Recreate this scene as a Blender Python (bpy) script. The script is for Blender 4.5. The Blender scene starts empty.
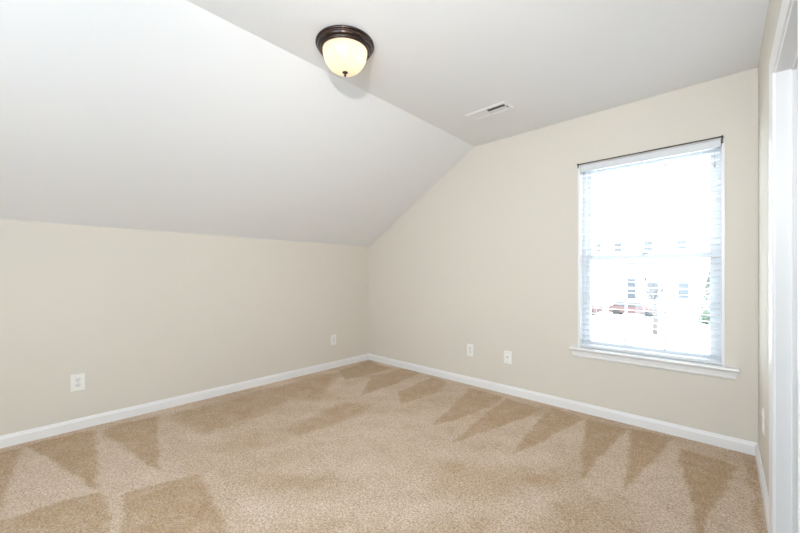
import bpy, bmesh, math, random
from mathutils import Vector, Matrix, noise

PI = math.pi
random.seed(7)
S = bpy.context.scene
COL = S.collection

# ------------------------------------------------------------------ camera
CX, CY, CZ, YAW, FPX, SY = 3.488, -3.145, 1.1446, 0.7476, 350.69, 7.0
cd = bpy.data.cameras.new('camera')
cam = bpy.data.objects.new('camera', cd)
COL.objects.link(cam)
cam.location = (CX, CY, CZ)
cam.rotation_euler = (PI / 2, 0, YAW)
cd.sensor_fit = 'HORIZONTAL'
cd.sensor_width = 36.0
cd.lens = FPX / 800 * 36.0
cd.shift_y = SY / 800
cd.clip_start = 0.02
cd.clip_end = 400
S.camera = cam

# ------------------------------------------------------------------ world, lights, exposure
w = bpy.data.worlds.new('overcast_sky')
S.world = w
w.use_nodes = True
bg = w.node_tree.nodes['Background']
bg.inputs[0].default_value = (0.85, 0.92, 1.0, 1)
bg.inputs[1].default_value = 10.0

def light(name, kind, loc, power, color=(1, 1, 1), size=0.05, target=None, **kw):
    l = bpy.data.lights.new(name, kind)
    l.energy = power
    l.color = color
    o = bpy.data.objects.new(name, l)
    COL.objects.link(o)
    o.location = loc
    if kind == 'POINT':
        l.shadow_soft_size = size
    if kind == 'AREA':
        l.shape = 'RECTANGLE'
        l.size, l.size_y = size
    if target is not None:
        o.rotation_euler = (Vector(target) - Vector(loc)).to_track_quat('-Z', 'Y').to_euler()
    for k, v in kw.items():
        setattr(l, k, v)
    return o

# the photographer's flash, held up above and behind the camera: its wide spill and its beam towards the far corner
light('camera_flash', 'POINT', (3.45, -3.37, 1.79), 33, (0.98, 0.97, 0.96), 0.05)
light('camera_flash_beam', 'SPOT', (3.45, -3.37, 1.79), 97, (0.985, 0.985, 0.98), 0.05, target=(1.6, 0, 1.9), spot_size=math.radians(100), spot_blend=1.0)
# added soft fill from behind the camera
light('rear_fill', 'AREA', (2.85, -4.4, 1.3), 46, (0.58, 0.80, 1.0), (1.2, 1.8), target=(2.3, 0, 1.3))
# daylight through the window (the sky's portal)
pl = light('sky_portal', 'AREA', (3.04, 0.145, 1.3), 1, (1, 1, 1), (0.84, 1.46), target=(3.04, -3, 1.3))
pl.data.cycles.is_portal = True

S.view_settings.view_transform = 'Standard'
S.view_settings.look = 'None'
S.view_settings.gamma = 1.0
S.view_settings.use_curve_mapping = False
S.view_settings.exposure = 0.05
S.cycles.use_denoising = True
S.cycles.max_bounces = 12
S.cycles.diffuse_bounces = 8
S.cycles.transparent_max_bounces = 16
S.cycles.sample_clamp_indirect = 25.0

# ------------------------------------------------------------------ materials
def srgb(r, g, b):
    f = lambda c: (c / 255 / 12.92) if c / 255 <= 0.04045 else ((c / 255 + 0.055) / 1.055) ** 2.4
    return (f(r), f(g), f(b), 1)

def mat(name, rgb, rough=0.6, metal=0.0, bump=0.0, scale=60.0, vary=0.0, spec=0.5, coat=0.0, detail=4):
    m = bpy.data.materials.new(name)
    m.use_nodes = True
    nt = m.node_tree
    b = nt.nodes['Principled BSDF']
    b.inputs['Base Color'].default_value = rgb
    b.inputs['Roughness'].default_value = rough
    b.inputs['Metallic'].default_value = metal
    b.inputs['Specular IOR Level'].default_value = spec
    b.inputs['Coat Weight'].default_value = coat
    tc = nt.nodes.new('ShaderNodeTexCoord')
    n = nt.nodes.new('ShaderNodeTexNoise')
    n.inputs['Scale'].default_value = scale
    n.inputs['Detail'].default_value = detail
    nt.links.new(tc.outputs['Object'], n.inputs['Vector'])
    if vary > 0:
        mx = nt.nodes.new('ShaderNodeMix')
        mx.data_type = 'RGBA'
        mx.inputs[6].default_value = tuple(c * (1 - vary) for c in rgb[:3]) + (1,)
        mx.inputs[7].default_value = tuple(min(1, c * (1 + vary)) for c in rgb[:3]) + (1,)
        nt.links.new(n.outputs['Fac'], mx.inputs[0])
        nt.links.new(mx.outputs[2], b.inputs['Base Color'])
    if bump > 0:
        bp = nt.nodes.new('ShaderNodeBump')
        bp.inputs['Strength'].default_value = bump
        bp.inputs['Distance'].default_value = 0.002
        nt.links.new(n.outputs['Fac'], bp.inputs['Height'])
        nt.links.new(bp.outputs['Normal'], b.inputs['Normal'])
    return m

M = {}
M['wall'] = mat('greige_wall_paint', srgb(217, 211, 201), 0.75, bump=0.12, scale=120, vary=0.006, spec=0.25)
M['ceiling'] = mat('white_ceiling_paint', srgb(231, 232, 234), 0.85, bump=0.10, scale=140, vary=0.004, spec=0.15)
M['trim'] = mat('white_trim_enamel', srgb(233, 232, 232), 0.32, bump=0.03, scale=30, spec=0.45)
M['vinyl'] = mat('white_vinyl', srgb(206, 209, 213), 0.4, bump=0.02, scale=40, spec=0.4)
M['slat'] = mat('white_blind_slat', srgb(218, 220, 223), 0.38, bump=0.03, scale=50, spec=0.4)
M['plate'] = mat('white_cover_plate', srgb(238, 237, 233), 0.3, bump=0.01, scale=80, spec=0.5)
M['device'] = mat('pale_outlet_face', srgb(226, 226, 224), 0.35, bump=0.01, scale=80, spec=0.5)
M['slot'] = mat('dark_slot', srgb(150, 149, 148), 0.6, bump=0.02)
M['screw'] = mat('screw_metal', srgb(200, 198, 192), 0.35, 0.8, bump=0.02)
M['bronze'] = mat('oil_rubbed_bronze', srgb(66, 54, 49), 0.27, 0.85, bump=0.04, scale=90, vary=0.12, coat=0.3)
M['rod'] = mat('dark_bronze_rod', srgb(78, 68, 58), 0.42, 0.6, bump=0.03, scale=200, vary=0.1)
M['grille'] = mat('white_register_enamel', srgb(232, 232, 231), 0.4, bump=0.03, scale=60)
M['duct'] = mat('duct_shade_colour', srgb(70, 68, 62), 0.6, 0.3, bump=0.03, scale=40, vary=0.2)
M['damper'] = mat('grey_damper_metal', srgb(140, 138, 132), 0.5, 0.4, bump=0.03, scale=40, vary=0.1)
M['cord'] = mat('white_cord', srgb(225, 226, 228), 0.8, bump=0.05, scale=300)
M['brass'] = mat('lamp_socket_ceramic', srgb(235, 230, 215), 0.5, bump=0.02)

# window glass: clear sheet with a faint reflection
def glass_mat():
    m = bpy.data.materials.new('clear_window_glass')
    m.use_nodes = True
    nt = m.node_tree
    nt.nodes.remove(nt.nodes['Principled BSDF'])
    t = nt.nodes.new('ShaderNodeBsdfTransparent')
    t.inputs[0].default_value = (0.97, 0.985, 0.98, 1)
    g = nt.nodes.new('ShaderNodeBsdfGlossy')
    g.inputs['Roughness'].default_value = 0.02
    lw = nt.nodes.new('ShaderNodeLayerWeight')
    pw = nt.nodes.new('ShaderNodeMath')
    pw.operation = 'POWER'
    pw.inputs[1].default_value = 5.0
    nt.links.new(lw.outputs['Facing'], pw.inputs[0])
    f = nt.nodes.new('ShaderNodeMath')
    f.operation = 'MULTIPLY_ADD'
    f.inputs[1].default_value = 0.8
    f.inputs[2].default_value = 0.025
    nt.links.new(pw.outputs[0], f.inputs[0])
    mx = nt.nodes.new('ShaderNodeMixShader')
    nt.links.new(f.outputs[0], mx.inputs[0])
    nt.links.new(t.outputs[0], mx.inputs[1])
    nt.links.new(g.outputs[0], mx.inputs[2])
    nt.links.new(mx.outputs[0], nt.nodes['Material Output'].inputs[0])
    return m
M['glass'] = glass_mat()

# alabaster glass of the lamp bowl: translucent, lit by the bulbs behind it
def alabaster():
    m = bpy.data.materials.new('alabaster_glass')
    m.use_nodes = True
    nt = m.node_tree
    nt.nodes.remove(nt.nodes['Principled BSDF'])
    tc = nt.nodes.new('ShaderNodeTexCoord')
    n = nt.nodes.new('ShaderNodeTexNoise')
    n.inputs['Scale'].default_value = 9
    n.inputs['Detail'].default_value = 6
    n.inputs['Distortion'].default_value = 1.5
    nt.links.new(tc.outputs['Object'], n.inputs['Vector'])
    r = nt.nodes.new('ShaderNodeMix')
    r.data_type = 'RGBA'
    r.inputs[6].default_value = (0.78, 0.63, 0.46, 1)
    r.inputs[7].default_value = (0.93, 0.85, 0.72, 1)
    nt.links.new(n.outputs['Fac'], r.inputs[0])
    t = nt.nodes.new('ShaderNodeBsdfTranslucent')
    d = nt.nodes.new('ShaderNodeBsdfDiffuse')
    g = nt.nodes.new('ShaderNodeBsdfGlossy')
    g.inputs['Roughness'].default_value = 0.15
    nt.links.new(r.outputs[2], t.inputs[0])
    nt.links.new(r.outputs[2], d.inputs[0])
    a = nt.nodes.new('ShaderNodeMixShader')
    a.inputs[0].default_value = 0.5
    nt.links.new(t.outputs[0], a.inputs[1])
    nt.links.new(d.outputs[0], a.inputs[2])
    b = nt.nodes.new('ShaderNodeMixShader')
    b.inputs[0].default_value = 0.05
    nt.links.new(a.outputs[0], b.inputs[1])
    nt.links.new(g.outputs[0], b.inputs[2])
    nt.links.new(b.outputs[0], nt.nodes['Material Output'].inputs[0])
    return m
M['alabaster'] = alabaster()

def bulb_mat():
    m = bpy.data.materials.new('lit_bulb')
    m.use_nodes = True
    b = m.node_tree.nodes['Principled BSDF']
    b.inputs['Base Color'].default_value = (0.9, 0.88, 0.8, 1)
    b.inputs['Emission Color'].default_value = (1.0, 0.90, 0.76, 1)
    b.inputs['Emission Strength'].default_value = 12.0
    return m
M['bulb'] = bulb_mat()

# carpet: pile colour with a lay (brushed light / brushed dark) read from the floor's attribute
def carpet_mat():
    m = bpy.data.materials.new('beige_cut_pile_carpet')
    m.use_nodes = True
    nt = m.node_tree
    b = nt.nodes['Principled BSDF']
    b.inputs['Roughness'].default_value = 0.95
    b.inputs['Specular IOR Level'].default_value = 0.05
    b.inputs['Sheen Weight'].default_value = 0.15
    b.inputs['Sheen Roughness'].default_value = 0.5
    tc = nt.nodes.new('ShaderNodeTexCoord')
    at = nt.nodes.new('ShaderNodeAttribute')
    at.attribute_name = 'pile_lay'

    def tex(scale, detail, rough=0.6, dist=0.0):
        n = nt.nodes.new('ShaderNodeTexNoise')
        n.inputs['Scale'].default_value = scale
        n.inputs['Detail'].default_value = detail
        n.inputs['Roughness'].default_value = rough
        n.inputs['Distortion'].default_value = dist
        nt.links.new(tc.outputs['Object'], n.inputs['Vector'])
        return n

    def math_(op, a, bb, c=None):
        n = nt.nodes.new('ShaderNodeMath')
        n.operation = op
        for i, v in enumerate((a, bb, c)):
            if v is None:
                continue
            if isinstance(v, (int, float)):
                n.inputs[i].default_value = v
            else:
                nt.links.new(v, n.inputs[i])
        return n.outputs[0]
    big = tex(8.0, 5, 0.65, 0.8)
    mid = tex(34.0, 5, 0.75)
    fine = tex(105.0, 5, 0.9, 0.6)
    e = math_('MULTIPLY_ADD', math_('SUBTRACT', mid.outputs['Fac'], 0.5), 0.75, at.outputs['Fac'])
    e = math_('MULTIPLY_ADD', math_('SUBTRACT', big.outputs['Fac'], 0.5), 0.95, e)
    ramp = nt.nodes.new('ShaderNodeValToRGB')
    ramp.color_ramp.elements[0].position = 0.0
    ramp.color_ramp.elements[0].color = srgb(178, 149, 114)
    ramp.color_ramp.elements[1].position = 1.0
    ramp.color_ramp.elements[1].color = srgb(216, 196, 177)
    nt.links.new(e, ramp.inputs[0])
    # tufts: small darker gaps between yarn ends
    fr = nt.nodes.new('ShaderNodeValToRGB')
    fr.color_ramp.elements[0].position = 0.38
    fr.color_ramp.elements[0].color = (0.34, 0.30, 0.24, 1)
    fr.color_ramp.elements[1].position = 0.58
    fr.color_ramp.elements[1].color = (1.26, 1.26, 1.26, 1)
    nt.links.new(fine.outputs['Fac'], fr.inputs[0])
    mx = nt.nodes.new('ShaderNodeMix')
    mx.data_type = 'RGBA'
    mx.blend_type = 'MULTIPLY'
    mx.inputs[0].default_value = 0.85
    nt.links.new(ramp.outputs[0], mx.inputs[6])
    nt.links.new(fr.outputs[0], mx.inputs[7])
    nt.links.new(mx.outputs[2], b.inputs['Base Color'])
    bp = nt.nodes.new('ShaderNodeBump')
    bp.inputs['Strength'].default_value = 0.55
    bp.inputs['Distance'].default_value = 0.006
    nt.links.new(math_('MULTIPLY_ADD', mid.outputs['Fac'], 0.6, fine.outputs['Fac']), bp.inputs['Height'])
    nt.links.new(bp.outputs['Normal'], b.inputs['Normal'])
    return m
M['carpet'] = carpet_mat()

# ------------------------------------------------------------------ mesh helpers
def box(bm, x0, x1, y0, y1, z0, z1, mi=0):
    vs = [bm.verts.new(p) for p in ((x0, y0, z0), (x1, y0, z0), (x1, y1, z0), (x0, y1, z0),
                                    (x0, y0, z1), (x1, y0, z1), (x1, y1, z1), (x0, y1, z1))]
    fs = []
    for f in ((0, 3, 2, 1), (4, 5, 6, 7), (0, 1, 5, 4), (1, 2, 6, 5), (2, 3, 7, 6), (3, 0, 4, 7)):
        fc = bm.faces.new([vs[i] for i in f])
        fc.material_index = mi
        fs.append(fc)
    return vs

def prism(bm, poly, axis, a, b, mi=0):
    """poly: list of 2-D points in the plane perpendicular to axis; extruded from a to b."""
    def P(p, t):
        if axis == 'x':
            return (t, p[0], p[1])
        if axis == 'y':
            return (p[0], t, p[1])
        return (p[0], p[1], t)
    v0 = [bm.verts.new(P(p, a)) for p in poly]
    v1 = [bm.verts.new(P(p, b)) for p in poly]
    fs = [bm.faces.new(v0), bm.faces.new(v1[::-1])]
    n = len(poly)
    for i in range(n):
        fs.append(bm.faces.new((v0[i], v1[i], v1[(i + 1) % n], v0[(i + 1) % n])))
    for f in fs:
        f.material_index = mi
    return v0 + v1

def lathe(bm, prof, cx=0, cy=0, seg=64, mi=0, cap0=False, cap1=False):
    rings = []
    for r, z in prof:
        if r < 1e-6:
            rings.append([bm.verts.new((cx, cy, z))])
        else:
            rings.append([bm.verts.new((cx + r * math.cos(2 * PI * i / seg), cy + r * math.sin(2 * PI * i / seg), z)) for i in range(seg)])
    for a, b in zip(rings, rings[1:]):
        for i in range(seg):
            j = (i + 1) % seg
            if len(a) == 1 and len(b) == 1:
                continue
            if len(a) == 1:
                f = bm.faces.new((a[0], b[i], b[j]))
            elif len(b) == 1:
                f = bm.faces.new((a[i], b[0], a[j]))
            else:
                f = bm.faces.new((a[i], b[i], b[j], a[j]))
            f.material_index = mi
            f.smooth = True

def tube(bm, pts, r, seg=8, mi=0):
    """round tube through pts with a radius (number or list)."""
    pts = [Vector(p) for p in pts]
    rs = r if isinstance(r, (list, tuple)) else [r] * len(pts)
    rings = []
    for i, p in enumerate(pts):
        d = (pts[min(i + 1, len(pts) - 1)] - pts[max(i - 1, 0)]).normalized()
        a = Vector((0, 0, 1)) if abs(d.z) < 0.9 else Vector((1, 0, 0))
        u = d.cross(a).normalized()
        v = d.cross(u).normalized()
        rings.append([bm.verts.new(p + rs[i] * (u * math.cos(2 * PI * k / seg) + v * math.sin(2 * PI * k / seg))) for k in range(seg)])
    for a, b in zip(rings, rings[1:]):
        for k in range(seg):
            f = bm.faces.new((a[k], a[(k + 1) % seg], b[(k + 1) % seg], b[k]))
            f.smooth = True
            f.material_index = mi
    bm.faces.new(rings[0][::-1]).material_index = mi
    bm.faces.new(rings[-1]).material_index = mi

def obj(name, bm, mats, parent=None, bevel=0.0, seg=2, smooth=False):
    bmesh.ops.recalc_face_normals(bm, faces=bm.faces[:])
    me = bpy.data.meshes.new(name)
    bm.to_mesh(me)
    bm.free()
    for m in (mats if isinstance(mats, (list, tuple)) else [mats]):
        me.materials.append(M[m] if isinstance(m, str) else m)
    o = bpy.data.objects.new(name, me)
    COL.objects.link(o)
    if parent is not None:
        o.parent = parent
    if bevel > 0:
        md = o.modifiers.new('bevel', 'BEVEL')
        md.width = bevel
        md.segments = seg
        md.limit_method = 'ANGLE'
        md.angle_limit = math.radians(40)
    return o

def tag(o, label=None, cat=None, group=None, kind=None):
    if label:
        o['label'] = label
    if cat:
        o['category'] = cat
    if group:
        o['group'] = group
    if kind:
        o['kind'] = kind
    return o

def empty(name, loc=(0, 0, 0), rz=0.0):
    o = bpy.data.objects.new(name, None)
    o.empty_display_size = 0.1
    COL.objects.link(o)
    o.location = loc
    o.rotation_euler = (0, 0, rz)
    return o

def struct(o, label):
    o['kind'] = 'structure'
    o['label'] = label
    return o

NB = bmesh.new

# ------------------------------------------------------------------ room shell
W, H, KN, CR = 3.64, 2.44, 1.4996, 1.614       # width, ceiling, knee wall, crease
YF = -4.5                                      # wall behind the camera
T = 0.14
WX0, WX1, WZ0, WZ1 = 2.590, 3.487, 0.535, 2.046   # window hole
DY0, DY1, DZ = -1.735, -1.000, 1.995           # doorway in the right wall
DO = 0.018                                     # jamb thickness

# floor: fine grid carrying the vacuumed lay of the pile as an attribute
def ground(x, y):
    fx, fy = -math.sin(YAW), math.cos(YAW)
    rx, ry = math.cos(YAW), math.sin(YAW)
    a, b = (x - 400) / FPX, (266.5 + SY - y) / FPX
    t = -CZ / b
    return (CX + t * (fx + rx * a), CY + t * (fy + ry * a))

# outlines of the vacuum marks traced from the photograph and laid on the floor (floor metres); value = pile lay
LAY = [
    (0.70, [(158, 416), (172, 414), (215, 462), (200, 474), (165, 473)]),
    (0.72, [(200, 474), (214, 470), (268, 540), (229, 540)]),
    (0.85, [(27, 447), (60, 466), (97, 491), (60, 503), (5, 517), (14, 470)]),
    (0.80, [(99, 433), (128, 452), (160, 474), (125, 492), (108, 500), (97, 491)]),
    (0.80, [(108, 498), (125, 492), (122, 540), (108, 540)]),
    (0.18, [(27, 446), (50, 439), (93, 430), (97, 460), (98, 491), (62, 467)]),
    (0.20, [(101, 431), (120, 424), (157, 416), (158, 445), (160, 473), (130, 452)]),
    (0.25, [(5, 519), (50, 505), (100, 491), (109, 503), (111, 540), (-30, 540), (-30, 530)]),
    (0.22, [(125, 493), (160, 483), (200, 474), (214, 500), (231, 540), (122, 540)]),
    (0.22, [(-30, 466), (0, 453), (22, 447), (13, 470), (2, 505), (-30, 525)]),
    (0.26, [(165, 415), (220, 402), (262, 391), (290, 400), (250, 420), (205, 434)]),
    (0.24, [(262, 391), (310, 378), (345, 371), (330, 386), (318, 400), (280, 398)]),
    (0.20, [(340, 371), (368, 361), (392, 368), (372, 374), (345, 380)]),
    (0.78, [(352, 384), (385, 371), (402, 372), (375, 388), (350, 398), (336, 396)]),
    (0.25, [(345, 402), (372, 405), (362, 414), (330, 426), (300, 435), (282, 430)]),
    (0.78, [(372, 414), (378, 420), (330, 440), (252, 458), (250, 452), (310, 436)]),
    (0.22, [(372, 376), (405, 369), (420, 373), (398, 383), (360, 396)]),
    (0.22, [(398, 392), (432, 377), (447, 382), (440, 392), (400, 404)]),
    (0.20, [(470, 388), (503, 397), (496, 404), (476, 412), (455, 420), (430, 426), (448, 410)]),
    (0.20, [(506, 398), (541, 409), (520, 420), (495, 428), (452, 443), (478, 420)]),
    (0.20, [(551, 407), (585, 418), (560, 432), (543, 442), (512, 454), (532, 428)]),
    (0.15, [(587, 418), (628, 429), (612, 444), (598, 460), (582, 480), (582, 450)]),
    (0.17, [(630, 428), (673, 438), (655, 458), (640, 474), (624, 492), (627, 460)]),
    (0.12, [(677, 448), (708, 456), (737, 466), (722, 496), (708, 514), (706, 540), (692, 540), (694, 506), (684, 478)]),
    (0.75, [(628, 431), (629, 460), (622, 494), (600, 500), (582, 482), (600, 458)]),
    (0.78, [(675, 440), (683, 478), (692, 510), (670, 530), (640, 520), (622, 494), (645, 470)]),
    (0.66, [(741, 466), (757, 520), (740, 540), (708, 540), (712, 514)]),
    (0.22, [(742, 458), (756, 461), (762, 490), (766, 540), (758, 540), (752, 490)]),
    (0.78, [(400, 480), (420, 470), (432, 478), (395, 510), (350, 540), (320, 540)]),
    (0.78, [(515, 490), (528, 494), (505, 540), (488, 540)]),
    (0.46, [(440, 458), (500, 470), (520, 490), (480, 500), (440, 490)]),
    (0.44, [(548, 500), (590, 496), (640, 520), (650, 540), (540, 540)]),
]
SOFT = {(440, 458), (548, 500), (165, 415), (262, 391), (345, 402), (400, 480), (515, 490), (372, 414), (352, 384)}
LAYW = [(v, [ground(*p) for p in poly], 0.060 if poly[0] in SOFT else (0.016 if v > 0.5 else 0.011)) for v, poly in LAY]

def sdist(x, y, poly):
    """signed distance to a polygon, positive inside"""
    inside = False
    dmin = 1e9
    n = len(poly)
    for i in range(n):
        x0, y0 = poly[i]
        x1, y1 = poly[(i + 1) % n]
        if (y0 > y) != (y1 > y) and x < (x1 - x0) * (y - y0) / (y1 - y0) + x0:
            inside = not inside
        dx, dy = x1 - x0, y1 - y0
        t = max(0.0, min(1.0, ((x - x0) * dx + (y - y0) * dy) / (dx * dx + dy * dy + 1e-12)))
        d = math.hypot(x - x0 - t * dx, y - y0 - t * dy)
        dmin = min(dmin, d)
    return dmin if inside else -dmin

def make_floor():
    step = 0.016
    x0, x1, y0, y1 = -0.1, W, YF - 0.1, 0.1
    nx, ny = int((x1 - x0) / step), int((y1 - y0) / step)
    boxes = []
    for v, p, sf in LAYW:
        boxes.append((v, p, sf, min(q[0] for q in p) - .08, max(q[0] for q in p) + .08, min(q[1] for q in p) - .08, max(q[1] for q in p) + .08))
    verts, vals = [], []
    for j in range(ny + 1):
        for i in range(nx + 1):
            x = x0 + (x1 - x0) * i / nx
            y = y0 + (y1 - y0) * j / ny
            base = 0.66 + 0.50 * noise.noise(Vector((x * 1.2 + y * 1.0, (y - x) * 3.2, 3.1)))
            nx_ = x + 0.016 * noise.noise(Vector((x * 9, y * 9, 0)))
            ny_ = y + 0.016 * noise.noise(Vector((x * 9, y * 9, 5)))
            val = base
            for v, p, sf, bx0, bx1, by0, by1 in boxes:
                if bx0 < x < bx1 and by0 < y < by1:
                    d = sdist(nx_, ny_, p)
                    if d > -sf:
                        k = min(1.0, (d + sf) / (2 * sf))
                        k = k * k * (3 - 2 * k)
                        val = val * (1 - k) + v * k
            z = 0.0015 * noise.noise(Vector((x * 25, y * 25, 1)))
            verts.append((x, y, z))
            vals.append(val)
    faces = []
    for j in range(ny):
        for i in range(nx):
            a = j * (nx + 1) + i
            faces.append((a, a + 1, a + nx + 2, a + nx + 1))
    me = bpy.data.meshes.new('floor')
    me.from_pydata(verts, [], faces)
    at = me.attributes.new('pile_lay', 'FLOAT', 'POINT')
    at.data.foreach_set('value', vals)
    me.polygons.foreach_set('use_smooth', [True] * len(faces))
    me.materials.append(M['carpet'])
    o = bpy.data.objects.new('floor', me)
    COL.objects.link(o)
    struct(o, 'beige cut-pile carpet with pale and dark vacuum marks')
    return o
make_floor()

def wall_back():
    bm = NB()
    prism(bm, [(-T, -0.2), (WX0, -0.2), (WX0, H + 0.2), (-T, H + 0.2)], 'y', 0, T)
    prism(bm, [(WX1, -0.2), (W + T, -0.2), (W + T, H + 0.2), (WX1, H + 0.2)], 'y', 0, T)
    prism(bm, [(WX0, -0.2), (WX1, -0.2), (WX1, WZ0), (WX0, WZ0)], 'y', 0, T)
    prism(bm, [(WX0, WZ1), (WX1, WZ1), (WX1, H + 0.2), (WX0, H + 0.2)], 'y', 0, T)
    return struct(obj('wall_back', bm, 'wall'), 'greige gable wall holding the window')
wall_back()

bm = NB(); box(bm, -T, 0, YF, 0, -0.2, KN + 0.1)
struct(obj('wall_left', bm, 'wall'), 'low greige knee wall under the sloped ceiling')

bm = NB()
box(bm, W, W + 0.115, DY1, 0, -0.2, H + 0.1)
box(bm, W, W + 0.115, YF, DY0, -0.2, H + 0.1)
box(bm, W, W + 0.115, DY0, DY1, DZ, H + 0.1)
struct(obj('wall_right', bm, 'wall'), 'narrow greige wall with the white cased doorway')

bm = NB(); box(bm, -T, W + T, YF - T, YF, -0.2, H + 0.2)
struct(obj('wall_front', bm, 'wall'), 'greige wall behind the camera')

bm = NB(); box(bm, CR, W + 0.115, YF, 0, H, H + 0.12)
struct(obj('ceiling', bm, 'ceiling'), 'flat white ceiling with a round lamp and an air register')

bm = NB()
sl = (H - KN) / CR
prism(bm, [(-T, KN - sl * T), (CR, H), (CR, H + 0.12), (-T, KN - sl * T + 0.15)], 'y', YF, 0)
struct(obj('ceiling_slope', bm, 'ceiling'), 'white sloped ceiling rising from the knee wall')

# the small space beyond the doorway
bm = NB()
x0, x1 = W + 0.115, W + 1.3
box(bm, x0, x1 + 0.1, DY0 - 0.5, DY0 - 0.4, -0.2, H)
box(bm, x0, x1 + 0.1, DY1 + 0.4, DY1 + 0.5, -0.2, H)
box(bm, x1, x1 + 0.1, DY0 - 0.4, DY1 + 0.4, -0.2, H)
struct(obj('wall_closet', bm, 'wall'), 'greige walls of the space beyond the doorway')
bm = NB(); box(bm, x0, x1, DY0 - 0.4, DY1 + 0.4, H - 0.02, H + 0.1)
struct(obj('ceiling_closet', bm, 'ceiling'), 'white ceiling beyond the doorway')
bm = NB(); box(bm, W, x1, DY0 - 0.4, DY1 + 0.4, -0.1, 0.0)
o = struct(obj('floor_closet', bm, 'carpet'), 'beige carpet beyond the doorway')
at = o.data.attributes.new('pile_lay', 'FLOAT', 'POINT')
at.data.foreach_set('value', [0.55] * len(o.data.vertices))

# ------------------------------------------------------------------ baseboards: profiled board
BH, BT = 0.079, 0.014
def base_profile(sgn=1):
    # (offset from wall, z)
    return [(0, -0.01), (BT, -0.01), (BT, BH - 0.022), (BT - 0.002, BH - 0.016), (BT - 0.006, BH - 0.010), (BT - 0.008, BH - 0.003), (BT - 0.010, BH), (0, BH)]
bm = NB(); prism(bm, [(-a, z) for a, z in base_profile()], 'x', 0, W)
struct(obj('baseboard_back', bm, 'trim'), 'white baseboard along the window wall')
bm = NB(); prism(bm, base_profile(), 'y', YF, -0.0)
struct(obj('baseboard_left', bm, 'trim'), 'white baseboard along the knee wall')
bm = NB(); prism(bm, [(W - a, z) for a, z in base_profile()], 'y', -0.946, 0)
struct(obj('baseboard_right', bm, 'trim'), 'short white baseboard between corner and door casing')

# ------------------------------------------------------------------ doorway: casing, jamb, stop
door = empty('door_1', (W, (DY0 + DY1) / 2, 0))
struct(door, 'open doorway with white moulded casing at the right edge')
def at_door(o):
    o.parent = door
    o.matrix_parent_inverse = Matrix.Translation(-door.location)
    return o
CW = 0.066
def casing_profile():
    # (distance from the opening edge, projection from the wall): colonial casing
    return [(0, 0), (0, 0.007), (0.004, 0.009), (0.008, 0.009), (0.012, 0.006), (0.018, 0.007), (0.032, 0.010), (0.046, 0.013), (0.053, 0.0135), (CW - 0.003, 0.0135), (CW, 0.011), (CW, 0)]
def sweep_casing():
    """mitred casing run: up the near side, across the head, down the far side"""
    bm = NB()
    ya, yb, zt = DY0 + DO - 0.004, DY1 - DO + 0.004, DZ - DO + 0.004
    prof = casing_profile()
    path = []
    for c, (oy, oz, z) in enumerate([(-1, 0, -0.01), (-1, 1, None), (1, 1, None), (1, 0, -0.01)]):
        ring = []
        for d, p in prof:
            y = (ya - d) if oy < 0 else (yb + d)
            zz = z if z is not None else zt + d
            ring.append(bm.verts.new((W - p, y, zz)))
        path.append(ring)
    n = len(prof)
    for a, b in zip(path, path[1:]):
        for i in range(n):
            bm.faces.new((a[i], a[(i + 1) % n], b[(i + 1) % n], b[i]))
    bm.faces.new(path[0]); bm.faces.new(path[-1][::-1])
    return bm
at_door(obj('door_casing', sweep_casing(), 'trim'))
bm = NB()
box(bm, W, W + 0.115, DY1 - DO, DY1, -0.01, DZ)
box(bm, W, W + 0.115, DY0, DY0 + DO, -0.01, DZ)
box(bm, W, W + 0.115, DY0, DY1, DZ - DO, DZ)
at_door(obj('door_jamb', bm, 'trim', bevel=0.0015))
bm = NB()
sx0, sx1, st = W + 0.046, W + 0.082, 0.011
box(bm, sx0, sx1, DY1 - DO - st, DY1 - DO, -0.01, DZ - DO)
box(bm, sx0, sx1, DY0 + DO, DY0 + DO + st, -0.01, DZ - DO)
box(bm, sx0, sx1, DY0 + DO, DY1 - DO, DZ - DO - st, DZ - DO)
at_door(obj('door_stop', bm, 'trim', bevel=0.003))

# ------------------------------------------------------------------ window
win = empty('window_1', ((WX0 + WX1) / 2, 0, WZ0))
struct(win, 'tall white double-hung window in the back wall')
def at_win(o, parent=win):
    o.parent = parent
    if parent is win:
        o.matrix_parent_inverse = Matrix.Translation(-win.location)
    return o
JT = 0.016
bm = NB()                                   # jamb liner boards lining the hole, edges flush with the wall
box(bm, WX0, WX0 + JT, -0.003, T, WZ0, WZ1)
box(bm, WX1 - JT, WX1, -0.003, T, WZ0, WZ1)
box(bm, WX0, WX1, -0.003, T, WZ1 - JT * 0.6, WZ1)
at_win(obj('window_jamb', bm, 'trim', bevel=0.002))
ix0, ix1, iz0, iz1 = WX0 + JT, WX1 - JT, WZ0, WZ1 - JT * 0.6
FW = 0.030                                   # vinyl frame face
bm = NB()
box(bm, ix0, ix0 + FW, 0.070, T, iz0, iz1)
box(bm, ix1 - FW, ix1, 0.070, T, iz0, iz1)
box(bm, ix0, ix1, 0.070, T, iz1 - FW, iz1)
box(bm, ix0, ix1, 0.070, T, iz0, iz0 + 0.022)
at_win(obj('window_frame', bm, 'vinyl', bevel=0.002))
MZ = 1.275                                   # meeting rail height
SWD = 0.034                                  # sash stile
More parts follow.
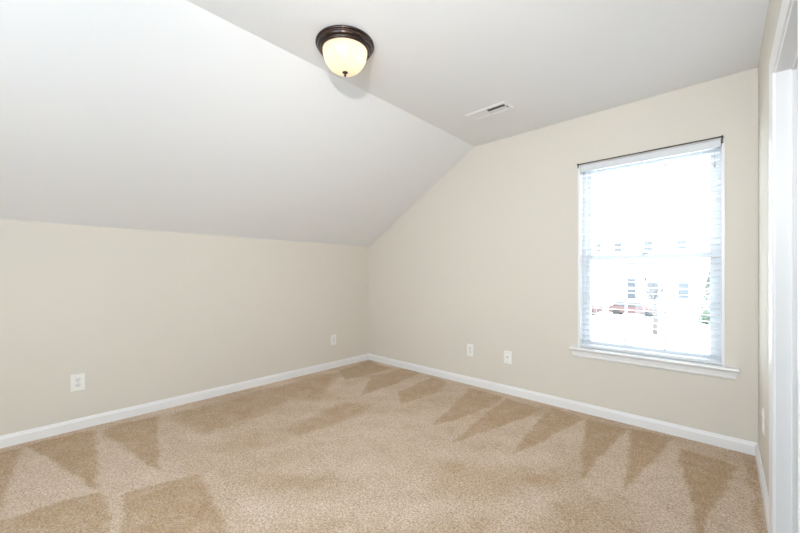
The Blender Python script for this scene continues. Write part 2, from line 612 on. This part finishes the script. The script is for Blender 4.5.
def sash(name, y0, y1, z0, z1, bot, top, zm, gx):
    bm = NB()
    a, b = ix0 + FW - 0.004, ix1 - FW + 0.004
    box(bm, a, a + SWD, y0, y1, z0, z1)
    box(bm, b - SWD, b, y0, y1, z0, z1)
    box(bm, a + SWD, b - SWD, y0, y1, z0, z0 + bot)
    box(bm, a + SWD, b - SWD, y0, y1, z1 - top, z1)
    s = at_win(obj(name, bm, 'vinyl', bevel=0.002))
    ym = (y0 + y1) / 2
    bm = NB()
    for x in gx:
        box(bm, x - 0.008, x + 0.008, ym - 0.007, ym + 0.007, z0 + bot, z1 - top)
    box(bm, a + SWD, b - SWD, ym - 0.0065, ym + 0.0065, zm - 0.008, zm + 0.008)
    g = at_win(obj('window_muntins', bm, 'vinyl', bevel=0.0015), s)
    bm = NB()
    box(bm, a + SWD - 0.004, b - SWD + 0.004, ym - 0.002, ym + 0.002, z0 + bot - 0.004, z1 - top + 0.004)
    g = at_win(obj('window_pane', bm, 'glass'), s)
    return s
gl0, gl1 = ix0 + FW + SWD - 0.004, ix1 - FW - SWD + 0.004
GX = [gl0 + (gl1 - gl0) / 3, gl0 + (gl1 - gl0) * 2 / 3]
sash('window_sash', 0.078, 0.104, iz0 + 0.016, MZ + 0.018, 0.032, 0.036, 0.925, GX)
sash('window_sash', 0.107, 0.133, MZ - 0.018, iz1 - FW + 0.006, 0.036, 0.034, 1.655, GX)
# sash lock on the meeting rail
bm = NB()
box(bm, 3.015, 3.065, 0.082, 0.100, MZ + 0.018, MZ + 0.026)
box(bm, 3.025, 3.060, 0.080, 0.092, MZ + 0.026, MZ + 0.034)
at_win(obj('sash_lock', bm, 'vinyl', bevel=0.003))
# stool (inner sill) with horns and moulded apron under it
bm = NB()
prism(bm, [(0.075, 0.516), (0.075, 0.535), (-0.052, 0.535), (-0.058, 0.532), (-0.060, 0.5255), (-0.058, 0.519), (-0.052, 0.516)], 'x', WX0 - 0.052, WX1 + 0.070)
at_win(obj('window_stool', bm, 'trim', bevel=0.0015))
bm = NB()
ap = [(0, 0.516), (-0.011, 0.516), (-0.012, 0.512), (-0.012, 0.474), (-0.016, 0.470), (-0.016, 0.463), (-0.011, 0.456), (-0.004, 0.453), (0, 0.453)]
v = prism(bm, ap, 'x', WX0 - 0.046, WX1 + 0.062)
for q in v:                                   # the ends of the apron are cut back at an angle
    k = (0.516 - q.co.z) / 0.061
    q.co.x += (0.012 if q.co.x < 3 else -0.012) * k
at_win(obj('window_apron', bm, 'trim'))

# ------------------------------------------------------------------ blind
bl = empty('window_blind', (3.04, 0.036, 2.04))
tag(bl, 'white horizontal slat blind, slats open, hanging in the window', 'blind')
def at_bl(o):
    o.parent = bl
    o.matrix_parent_inverse = Matrix.Translation(-bl.location)
    return o
bx0, bx1 = ix0 + 0.004, ix1 - 0.004
bm = NB()
box(bm, bx0 + 0.004, bx1 - 0.004, 0.012, 0.060, 1.992, 2.034)
at_bl(obj('headrail', bm, 'vinyl', bevel=0.002))
bm = NB()
prism(bm, [(0.0015, 1.990), (0.0015, 2.034), (0.010, 2.034), (0.010, 1.990), (0.008, 1.984), (0.004, 1.984)], 'x', bx0, bx1)
at_bl(obj('valance', bm, 'slat', bevel=0.001))
def slat_mesh():
    bm = NB()
    n = 8
    up, dn = [], []
    for i in range(n + 1):
        t = i / n
        y = -0.025 + 0.05 * t
        z = 0.0035 * (1 - (2 * t - 1) ** 2)
        up.append((y, z + 0.0013))
        dn.append((y, z - 0.0013))
    prism(bm, up + dn[::-1], 'x', -(bx1 - bx0 - 0.008) / 2, (bx1 - bx0 - 0.008) / 2)
    for f in bm.faces:
        f.smooth = False
    return bm
ZB = 0.568
pitch = 0.0438
nsl = int((1.975 - ZB) / pitch)
first = obj('slat', slat_mesh(), 'slat')
for k in range(nsl):
    s = first if k == 0 else first.copy()
    if k:
        COL.objects.link(s)
    s.parent = bl
    s.location = (0, 0.0, ZB + 0.030 + pitch * k - bl.location.z)
    s.rotation_euler = (math.radians(-3 + random.uniform(-0.6, 0.6)), 0, 0)
bm = NB()
box(bm, ix0 + 0.001, ix1 - 0.001, 0.008, 0.064, 0.5352, 0.558)
at_bl(obj('bottom_rail', bm, 'slat', bevel=0.0015))
for x in (2.715, 3.04, 3.365):
    bm = NB()
    for y in (0.0095, 0.0625):
        box(bm, x - 0.0012, x + 0.0012, y - 0.0008, y + 0.0008, 0.550, 1.994)
    for k in range(nsl):
        z = ZB + 0.026 + pitch * k
        box(bm, x - 0.0008, x + 0.0008, 0.0095, 0.0625, z - 0.0008, z)
    at_bl(obj('ladder_cord', bm, 'cord'))
bm = NB()
tube(bm, [(3.435, -0.004, 1.975), (3.436, -0.005, 1.93), (3.437, -0.005, 1.885)], 0.0012, 6)
lathe(bm, [(0.0, 1.887), (0.004, 1.884), (0.006, 1.866), (0.0075, 1.852), (0.0, 1.850)], 3.437, -0.005, 12)
at_bl(obj('pull_cord', bm, mat('grey_cord_tassel', srgb(188, 190, 190), 0.6, bump=0.05, scale=300)))

# ------------------------------------------------------------------ curtain rod above the blind
cr = empty('curtain_rod', (3.04, 0, 2.062))
tag(cr, 'slim dark bronze curtain rod across the top of the window', 'curtain rod')
def at_cr(o):
    o.parent = cr
    o.matrix_parent_inverse = Matrix.Translation(-cr.location)
    return o
bm = NB()
pts = []
RX0, RX1 = 2.593, 3.474
for k in range(25):
    t = k / 24
    pts.append((RX0 + (RX1 - RX0) * t, -0.010, 2.046 + 0.000 * math.sin(PI * t)))
tube(bm, pts, 0.0045, 10)
at_cr(obj('rod', bm, 'rod'))
for x in (RX0, RX1):
    bm = NB()
    box(bm, x - 0.005, x + 0.005, -0.016, 0.0, 2.040, 2.054)
    box(bm, x - 0.004, x + 0.004, -0.005, 0.0, 2.018, 2.052)
    b_ = at_cr(obj('rod_bracket', bm, 'rod', bevel=0.0015))
    if x > 3:
        bm = NB()
        lathe(bm, [(0.0, 2.004), (0.005, 2.005), (0.006, 2.010), (0.003, 2.015), (0, 2.016)], x, -0.008, 12)
        at_cr(obj('thumb_screw', bm, 'rod'))

# ------------------------------------------------------------------ ceiling lamp
LX, LY = 1.91, -1.90
lamp = empty('ceiling_lamp', (LX, LY, H))
tag(lamp, 'round flush ceiling lamp, dark bronze ring and lit alabaster glass bowl', 'lamp')
R0 = 0.163
bm = NB()
prof = [(0.0, 0.0), (R0 - 0.004, 0.0), (R0, -0.002), (R0 + 0.001, -0.007), (R0 - 0.001, -0.011), (R0 - 0.004, -0.0135),
        (R0 - 0.008, -0.0135), (R0 - 0.009, -0.016), (R0 - 0.009, -0.022), (R0 - 0.011, -0.028), (R0 - 0.015, -0.032), (R0 - 0.020, -0.034),
        (R0 - 0.0225, -0.034), (R0 - 0.0235, -0.037), (R0 - 0.0235, -0.041), (R0 - 0.026, -0.046), (R0 - 0.030, -0.0475), (R0 - 0.034, -0.046), (R0 - 0.037, -0.040),
        (R0 - 0.040, -0.010), (0.0, -0.008)]
lathe(bm, prof, seg=96)
obj('lamp_ring', bm, 'bronze', lamp)
bm = NB()
RB, ZT, DEPTH = R0 - 0.0385, -0.040, 0.118
outer, inner = [], []
n = 26
for i in range(n + 1):
    a = (PI / 2) * i / n
    outer.append((RB * math.cos(a) ** 0.80 if i < n else 0.0, ZT - DEPTH * math.sin(a) ** 1.04))
for i in range(n + 1):
    a = (PI / 2) * i / n
    inner.append(((RB - 0.004) * math.cos(a) ** 0.80 if i < n else 0.0, ZT - (DEPTH - 0.004) * math.sin(a) ** 1.04))
lathe(bm, outer, seg=96)
obj('glass_bowl', bm, 'alabaster', lamp)
bm = NB()
zb = ZT - DEPTH
lathe(bm, [(0.0, zb + 0.004), (0.015, zb + 0.004), (0.0165, zb + 0.001), (0.015, zb - 0.003), (0.009, zb - 0.006), (0.0055, zb - 0.009), (0.005, zb - 0.013),
           (0.0065, zb - 0.016), (0.0065, zb - 0.019), (0.003, zb - 0.023), (0.0, zb - 0.024)], seg=32)
obj('finial', bm, 'bronze', lamp)
for ang in (0.6, 0.6 + PI):
    cxx, cyy = 0.060 * math.cos(ang), 0.060 * math.sin(ang)
    bm = NB()
    lathe(bm, [(0, -0.008), (0.016, -0.008), (0.016, -0.030), (0.0, -0.030)], cxx, cyy, 20)
    s = obj('lamp_socket', bm, 'brass', lamp)
    bm = NB()
    pr = [(0.0, -0.030), (0.012, -0.031), (0.014, -0.040), (0.022, -0.055), (0.026, -0.068), (0.024, -0.080), (0.015, -0.090), (0.0, -0.094)]
    lathe(bm, pr, cxx, cyy, 20)
    obj('bulb', bm, 'bulb', lamp)

# ------------------------------------------------------------------ ceiling air register
VX0, VX1, VY0, VY1 = 1.928, 2.278, -0.680, -0.528
vent = empty('air_vent', ((VX0 + VX1) / 2, (VY0 + VY1) / 2, H))
tag(vent, 'white rectangular air register in the ceiling above the crease', 'vent')
def at_v(o):
    o.parent = vent
    o.matrix_parent_inverse = Matrix.Translation(-vent.location)
    return o
bm = NB()
fx = 0.025
zt, zb2 = H, H - 0.007
def flange(bm):
    o = [(VX0, VY0), (VX1, VY0), (VX1, VY1), (VX0, VY1)]
    i = [(VX0 + fx, VY0 + fx), (VX1 - fx, VY0 + fx), (VX1 - fx, VY1 - fx), (VX0 + fx, VY1 - fx)]
    m = [(VX0 + .008, VY0 + .008), (VX1 - .008, VY0 + .008), (VX1 - .008, VY1 - .008), (VX0 + .008, VY1 - .008)]
    rings = [[bm.verts.new((x, y, z)) for x, y in ps] for ps, z in ((o, zt), (o, zt - 0.002), (m, zb2), (i, zb2), (i, zt + 0.0))]
    for a, b in zip(rings, rings[1:]):
        for k in range(4):
            bm.faces.new((a[k], a[(k + 1) % 4], b[(k + 1) % 4], b[k]))
flange(bm)
at_v(obj('vent_frame', bm, 'grille'))
xm = (VX0 + VX1) / 2
bm = NB()
box(bm, xm - 0.003, xm + 0.003, VY0 + fx, VY1 - fx, H - 0.007, H - 0.001)
at_v(obj('vent_divider', bm, 'grille'))
bm = NB()
box(bm, VX0 + fx - .001, VX1 - fx + .001, VY0 + fx - .001, VY1 - fx + .001, H - 0.0006, H - 0.0001)  # thin dark sheet; the shade inside the duct is put into its colour
at_v(obj('duct_dark_sheet', bm, 'duct'))
bm = NB()
box(bm, xm + 0.004, VX1 - fx - 0.002, (VY0 + VY1) / 2 - 0.004, VY1 - fx - 0.002, H - 0.0022, H - 0.0008)
at_v(obj('damper_blade', bm, 'grille'))
nl = 9
for half in (0, 1):
    a = VX0 + fx if half == 0 else xm + 0.003
    b = xm - 0.003 if half == 0 else VX1 - fx
    for k in range(nl):
        x = a + (b - a) * (k + 0.5) / nl
        bm = NB()
        p = (b - a) / nl
        if half == 0:
            poly = [(x - p * 0.52, H - 0.0062), (x + p * 0.50, H - 0.0030), (x + p * 0.50, H - 0.0024), (x - p * 0.52, H - 0.0056)]
        else:
            poly = [(x - p * 0.12, H - 0.0012), (x + p * 0.16, H - 0.0064), (x + p * 0.22, H - 0.0064), (x - p * 0.06, H - 0.0012)]
        prism(bm, poly, 'y', VY0 + fx, VY1 - fx)
        at_v(obj('louver', bm, 'grille'))
bm = NB()
box(bm, VX1 - fx + 0.003, VX1 - fx + 0.008, (VY0 + VY1) / 2 - 0.012, (VY0 + VY1) / 2 + 0.012, H - 0.014, H - 0.006)
at_v(obj('damper_lever', bm, 'damper', bevel=0.001))

# ------------------------------------------------------------------ wall plates
def plate_base(pw=0.078, ph=0.122):
    bm = NB()
    # slightly domed plate: outer edge thin, raised face
    o = [(-pw / 2, -ph / 2), (pw / 2, -ph / 2), (pw / 2, ph / 2), (-pw / 2, ph / 2)]
    def ring(ins, y):
        return [bm.verts.new((x - math.copysign(ins, x), y, z - math.copysign(ins, z))) for x, z in o]
    rs = [ring(0, 0), ring(0, -0.002), ring(0.0025, -0.0048), ring(0.006, -0.0058)]
    for a, b in zip(rs, rs[1:]):
        for k in range(4):
            bm.faces.new((a[k], a[(k + 1) % 4], b[(k + 1) % 4], b[k]))
    bm.faces.new(rs[-1]); bm.faces.new(rs[0][::-1])
    return bm

def disc(bm, cx, cz, r, y0, y1, mi=0, seg=20, flat=0.0):
    pts = []
    for i in range(seg):
        a = 2 * PI * i / seg
        z = r * math.sin(a)
        if flat:
            z = max(-flat, min(flat, z))
        pts.append((cx + r * math.cos(a), cz + z))
    prism(bm, pts, 'y', y0, y1, mi)

def make_duplex(root):
    obj('cover_plate', plate_base(), 'plate', root)
    for dz in (0.0195, -0.0195):
        bm = NB()
        disc(bm, 0, dz, 0.0175, -0.0072, -0.004, 0, 28, flat=0.0145)
        box(bm, -0.0078, -0.0052, -0.0076, -0.0070, dz - 0.001, dz + 0.0075, 1)
        box(bm, 0.0052, 0.0078, -0.0076, -0.0070, dz + 0.000, dz + 0.0070, 1)
        disc(bm, 0, dz - 0.0075, 0.0028, -0.0076, -0.0070, 1, 10)
        obj('receptacle', bm, ['device', 'slot'], root)
    bm = NB()
    disc(bm, 0, 0, 0.0032, -0.0070, -0.005, 0, 14)
    obj('screw', bm, 'screw', root)

def make_decora(root):
    obj('cover_plate', plate_base(), 'plate', root)
    bm = NB()
    box(bm, -0.0165, 0.0165, -0.0078, -0.004, -0.033, 0.033, 0)
    for dz in (0.018, -0.015):
        box(bm, -0.0078, -0.0052, -0.0082, -0.0077, dz - 0.001, dz + 0.0075, 1)
        box(bm, 0.0052, 0.0078, -0.0082, -0.0077, dz, dz + 0.0070, 1)
        disc(bm, 0, dz - 0.0075, 0.0026, -0.0082, -0.0077, 1, 10)
    obj('receptacle', bm, ['device', 'slot'], root)
    for dz in (0.048, -0.048):
        bm = NB(); disc(bm, 0, dz, 0.003, -0.0068, -0.005, 0, 12)
        obj('screw', bm, 'screw', root)

def make_jack(root):
    obj('cover_plate', plate_base(), 'plate', root)
    bm = NB()
    disc(bm, 0, 0.002, 0.0075, -0.0085, -0.005, 0, 6)
    disc(bm, 0, 0.002, 0.0048, -0.016, -0.008, 1, 18)
    obj('coaxial_jack', bm, ['screw', 'slot'], root)
    for dz in (0.042, -0.042):
        bm = NB(); disc(bm, 0, dz, 0.003, -0.0068, -0.005, 0, 12)
        obj('screw', bm, 'screw', root)

o1 = empty('wall_outlet', (0, -2.865, 0.345), PI / 2)
tag(o1, 'white duplex power outlet low on the knee wall, nearest the camera', 'outlet')
make_duplex(o1)
o2 = empty('wall_outlet', (0, -0.572, 0.340), PI / 2)
tag(o2, 'white power outlet low on the knee wall near the far corner', 'outlet')
make_decora(o2)
o3 = empty('wall_outlet', (1.562, 0, 0.355))
tag(o3, 'white power outlet low on the window wall, left of the cable jack plate', 'outlet')
make_duplex(o3)
o4 = empty('cable_jack_plate', (1.972, 0, 0.348))
tag(o4, 'white wall plate with a round cable jack, low on the window wall', 'wall jack')
make_jack(o4)
o5 = empty('wall_outlet', (W, -0.443, 0.352), -PI / 2)
tag(o5, 'white power outlet on the narrow right wall beside the door casing', 'outlet')
make_duplex(o5)

# ------------------------------------------------------------------ outside, seen through the blind
GZ = -3.0
M['lawn'] = mat('pale_winter_lawn_and_drive', srgb(226, 226, 222), 0.9, bump=0.1, scale=3, vary=0.05)
M['siding'] = mat('white_lap_siding', srgb(236, 236, 234), 0.7, bump=0.05, scale=8)
M['shingle'] = mat('pale_grey_shingles', srgb(205, 205, 206), 0.85, bump=0.2, scale=20, vary=0.05)
M['darkglass'] = mat('dark_window_glass', (0.060, 0.068, 0.078, 1), 0.25, bump=0.01, spec=0.3)
M['gutter'] = mat('grey_band', (0.07, 0.08, 0.10, 1), 0.6, bump=0.02)
M['bark'] = mat('grey_bark', (0.085, 0.08, 0.078, 1), 0.9, bump=0.4, scale=14, vary=0.1)
M['needles'] = mat('evergreen_needles', (0.060, 0.072, 0.045, 1), 0.8, bump=0.3, scale=6, vary=0.25)
M['leaf'] = mat('green_hedge_leaves', (0.085, 0.115, 0.070, 1), 0.8, bump=0.3, scale=6, vary=0.2)
M['redcar'] = mat('red_car_paint', (0.10, 0.062, 0.058, 1), 0.5, bump=0.01, vary=0.05, spec=0.2)
M['tyre'] = mat('black_tyre', (0.02, 0.02, 0.02, 1), 0.8, bump=0.1)

bm = NB(); box(bm, -60, 60, T + 0.5, 120, GZ - 0.2, GZ)
struct(obj('ground', bm, 'lawn'), 'pale ground outside the window')

def house(x0, x1, y0, y1, zeave, ridge, rooms_up, rooms_low, label):
    h = empty('house', ((x0 + x1) / 2, y0, GZ))
    tag(h, label, 'house')
    def at_h(o, p=h):
        o.parent = p
        if p is h:
            o.matrix_parent_inverse = Matrix.Translation(-h.location)
        return o
    bm = NB(); box(bm, x0, x1, y0, y1, GZ, zeave)
    at_h(obj('house_wall', bm, 'siding'))
    ym = (y0 + y1) / 2
    bm = NB(); prism(bm, [(y0 - 0.5, zeave - 0.1), (ym, ridge), (y1 + 0.5, zeave - 0.1), (y1 + 0.5, zeave + 0.1), (ym, ridge + 0.2), (y0 - 0.5, zeave + 0.1)], 'x', x0 - 0.4, x1 + 0.4)
    at_h(obj('roof', bm, 'shingle'))
    bm = NB(); prism(bm, [(y0, zeave), (y1, zeave), (ym, ridge)], 'x', x0, x1)
    at_h(obj('gable_wall', bm, 'siding'))
    for cx_, cz_, ww, hh in rooms_up + rooms_low:
        bm = NB()
        box(bm, cx_ - ww / 2 - 0.08, cx_ + ww / 2 + 0.08, y0 - 0.06, y0, cz_ - hh / 2 - 0.08, cz_ + hh / 2 + 0.08)
        f = at_h(obj('house_window', bm, 'siding'))
        bm = NB()
        box(bm, cx_ - ww / 2, cx_ + ww / 2, y0 - 0.08, y0 - 0.05, cz_ - hh / 2, cz_ - 0.03)
        box(bm, cx_ - ww / 2, cx_ + ww / 2, y0 - 0.08, y0 - 0.05, cz_ + 0.03, cz_ + hh / 2)
        at_h(obj('pane', bm, 'darkglass'), f)
    return h, at_h
h, at_h = house(-18.9, 3.1, 39.2, 48, 5.9, 9.0,
      [(-6.57, 3.94, 0.57, 0.82), (-4.72, 3.94, 0.68, 0.95), (-2.13, 3.87, 0.75, 1.02), (0.52, 3.87, 0.68, 0.82)],
      [(-3.63, -0.41, 1.02, 2.04), (-1.73, -0.55, 0.82, 1.77), (0.61, -0.34, 0.75, 1.7)],
      'white two-storey house seen straight across through the window')
bm = NB(); box(bm, -3.9, 1.6, 38.9, 39.2, 2.10, 2.24)
at_h(obj('gutter', bm, 'gutter'))

def bare_tree(x, y, h, label):
    t = empty('bare_tree', (x, y, GZ))
    tag(t, label, 'tree')
    bm = NB()
    tube(bm, [(0, 0, 0), (0.05, 0, h * 0.18), (0.0, 0, h * 0.46)], [0.17, 0.15, 0.14], 10)
    obj('trunk', bm, 'bark', t)
    rnd = random.Random(3)
    bm = NB()
    def branch(p, d, L, r, lev):
        pts, rs = [p], [r]
        q, dd = Vector(p), Vector(d).normalized()
        for i in range(4):
            dd = (dd + Vector((rnd.uniform(-.18, .18), rnd.uniform(-.18, .18), rnd.uniform(-.02, .16)))).normalized()
            q = q + dd * L / 4
            pts.append(q.copy()); rs.append(r * (1 - 0.19 * (i + 1)))
            if lev < 3:
                for _ in range(2 if i > 0 else 1):
                    a = rnd.uniform(0, 2 * PI)
                    side = Vector((math.cos(a), math.sin(a), rnd.uniform(0.1, 0.9)))
                    branch(q.copy(), (dd * 0.8 + side * 0.7), L * rnd.uniform(0.42, 0.6), rs[-1] * 0.55, lev + 1)
        tube(bm, pts, rs, 5)
    for a, sp in ((0.1, .6), (1.3, .35), (2.4, .5), (3.3, .65), (4.4, .3), (5.5, .55)):
        branch(Vector((0, 0, h * 0.44)), Vector((math.cos(a) * sp, math.sin(a) * sp, 1)), h * 0.40, 0.10, 1)
    obj('branches', bm, 'bark', t)
    return t
bare_tree(-0.04, 26.3, 4.9, 'bare young tree in front of the white house outside')

def evergreen(x, y, h, r, label, m='needles', name='evergreen_tree'):
    t = empty(name, (x, y, GZ))
    tag(t, label, 'tree' if 'tree' in name else 'shrub')
    bm = NB()
    tube(bm, [(0, 0, 0), (0, 0, h * 0.95)], [0.12, 0.03], 8)
    obj('trunk', bm, 'bark', t)
    bm = NB()
    rnd = random.Random(int(x * 10) + 5)
    for k in range(900):
        z = h * (0.06 + 0.94 * rnd.random() ** 0.8)
        rr = r * (1.04 - z / h) ** 0.75 * (0.35 + 0.65 * rnd.random() ** 0.5)
        a = rnd.uniform(0, 2 * PI)
        c = Vector((rr * math.cos(a), rr * math.sin(a), z))
        s = rnd.uniform(0.07, 0.16)
        d = Vector((math.cos(a), math.sin(a), rnd.uniform(-.2, .5))).normalized() * s * 1.6
        u = d.cross(Vector((rnd.uniform(-1, 1), rnd.uniform(-1, 1), 1))).normalized() * s * 0.5
        v0, v1, v2, v3 = bm.verts.new(c - u), bm.verts.new(c + d * .5), bm.verts.new(c + u), bm.verts.new(c + Vector((0, 0, s * .7)))
        v4 = bm.verts.new(c - d * .5)
        bm.faces.new((v0, v1, v3)); bm.faces.new((v1, v2, v3)); bm.faces.new((v2, v4, v3)); bm.faces.new((v4, v0, v3)); bm.faces.new((v0, v4, v2, v1))
    obj('foliage', bm, m, t)
evergreen(2.62, 36.9, 4.5, 0.85, 'dark evergreen tree at the right side of the window')
evergreen(2.38, 34.8, 1.15, 0.6, 'low green shrub in front of the evergreen tree', 'leaf', 'garden_shrub')

def red_car(x, y, L, label, rz=0.0):
    c = empty('parked_car', (x, y, GZ), rz)
    tag(c, label, 'car', 'red cars parked outside')
    bm = NB()
    v = prism(bm, [(-L / 2, 0.35), (L / 2, 0.35), (L / 2, 0.75), (L / 2 - .1, .92), (L * .24, 1.0), (-L * .36, 1.02), (-L / 2, 0.95)], 'y', -0.85, 0.85)
    obj('car_body', bm, 'redcar', c, bevel=0.08, seg=3)
    bm = NB()
    v = prism(bm, [(-L * .42, 1.0), (L * .24, 0.98), (L * .08, 1.44), (-L * .30, 1.46)], 'y', -0.74, 0.74)
    obj('car_cabin', bm, 'redcar', c, bevel=0.08, seg=3)
    for s in (-1, 1):
        bm = NB()
        prism(bm, [(-L * .34, 1.04), (-L * .07, 1.03), (-L * .07, 1.38), (-L * .28, 1.38)], 'y', s * 0.74, s * 0.765)
        obj('car_window', bm, 'darkglass', c)
        bm = NB()
        prism(bm, [(-L * .05, 1.03), (L * .19, 1.02), (L * .07, 1.38), (-L * .05, 1.38)], 'y', s * 0.74, s * 0.765)
        obj('car_window', bm, 'darkglass', c)
    for sx in (-L * .32, L * .31):
        for s in (-1, 1):
            bm = NB()
            pts = [(sx + 0.32 * math.cos(2 * PI * i / 20), 0.32 + 0.32 * math.sin(2 * PI * i / 20)) for i in range(20)]
            prism(bm, pts, 'y', s * 0.66, s * 0.88)
            obj('wheel', bm, 'tyre', c)
red_car(-3.0, 36.9, 3.9, 'red car parked in front of the white house, near the bare tree')
red_car(-7.6, 35.6, 4.2, 'red car parked further left, cut off by the window edge')
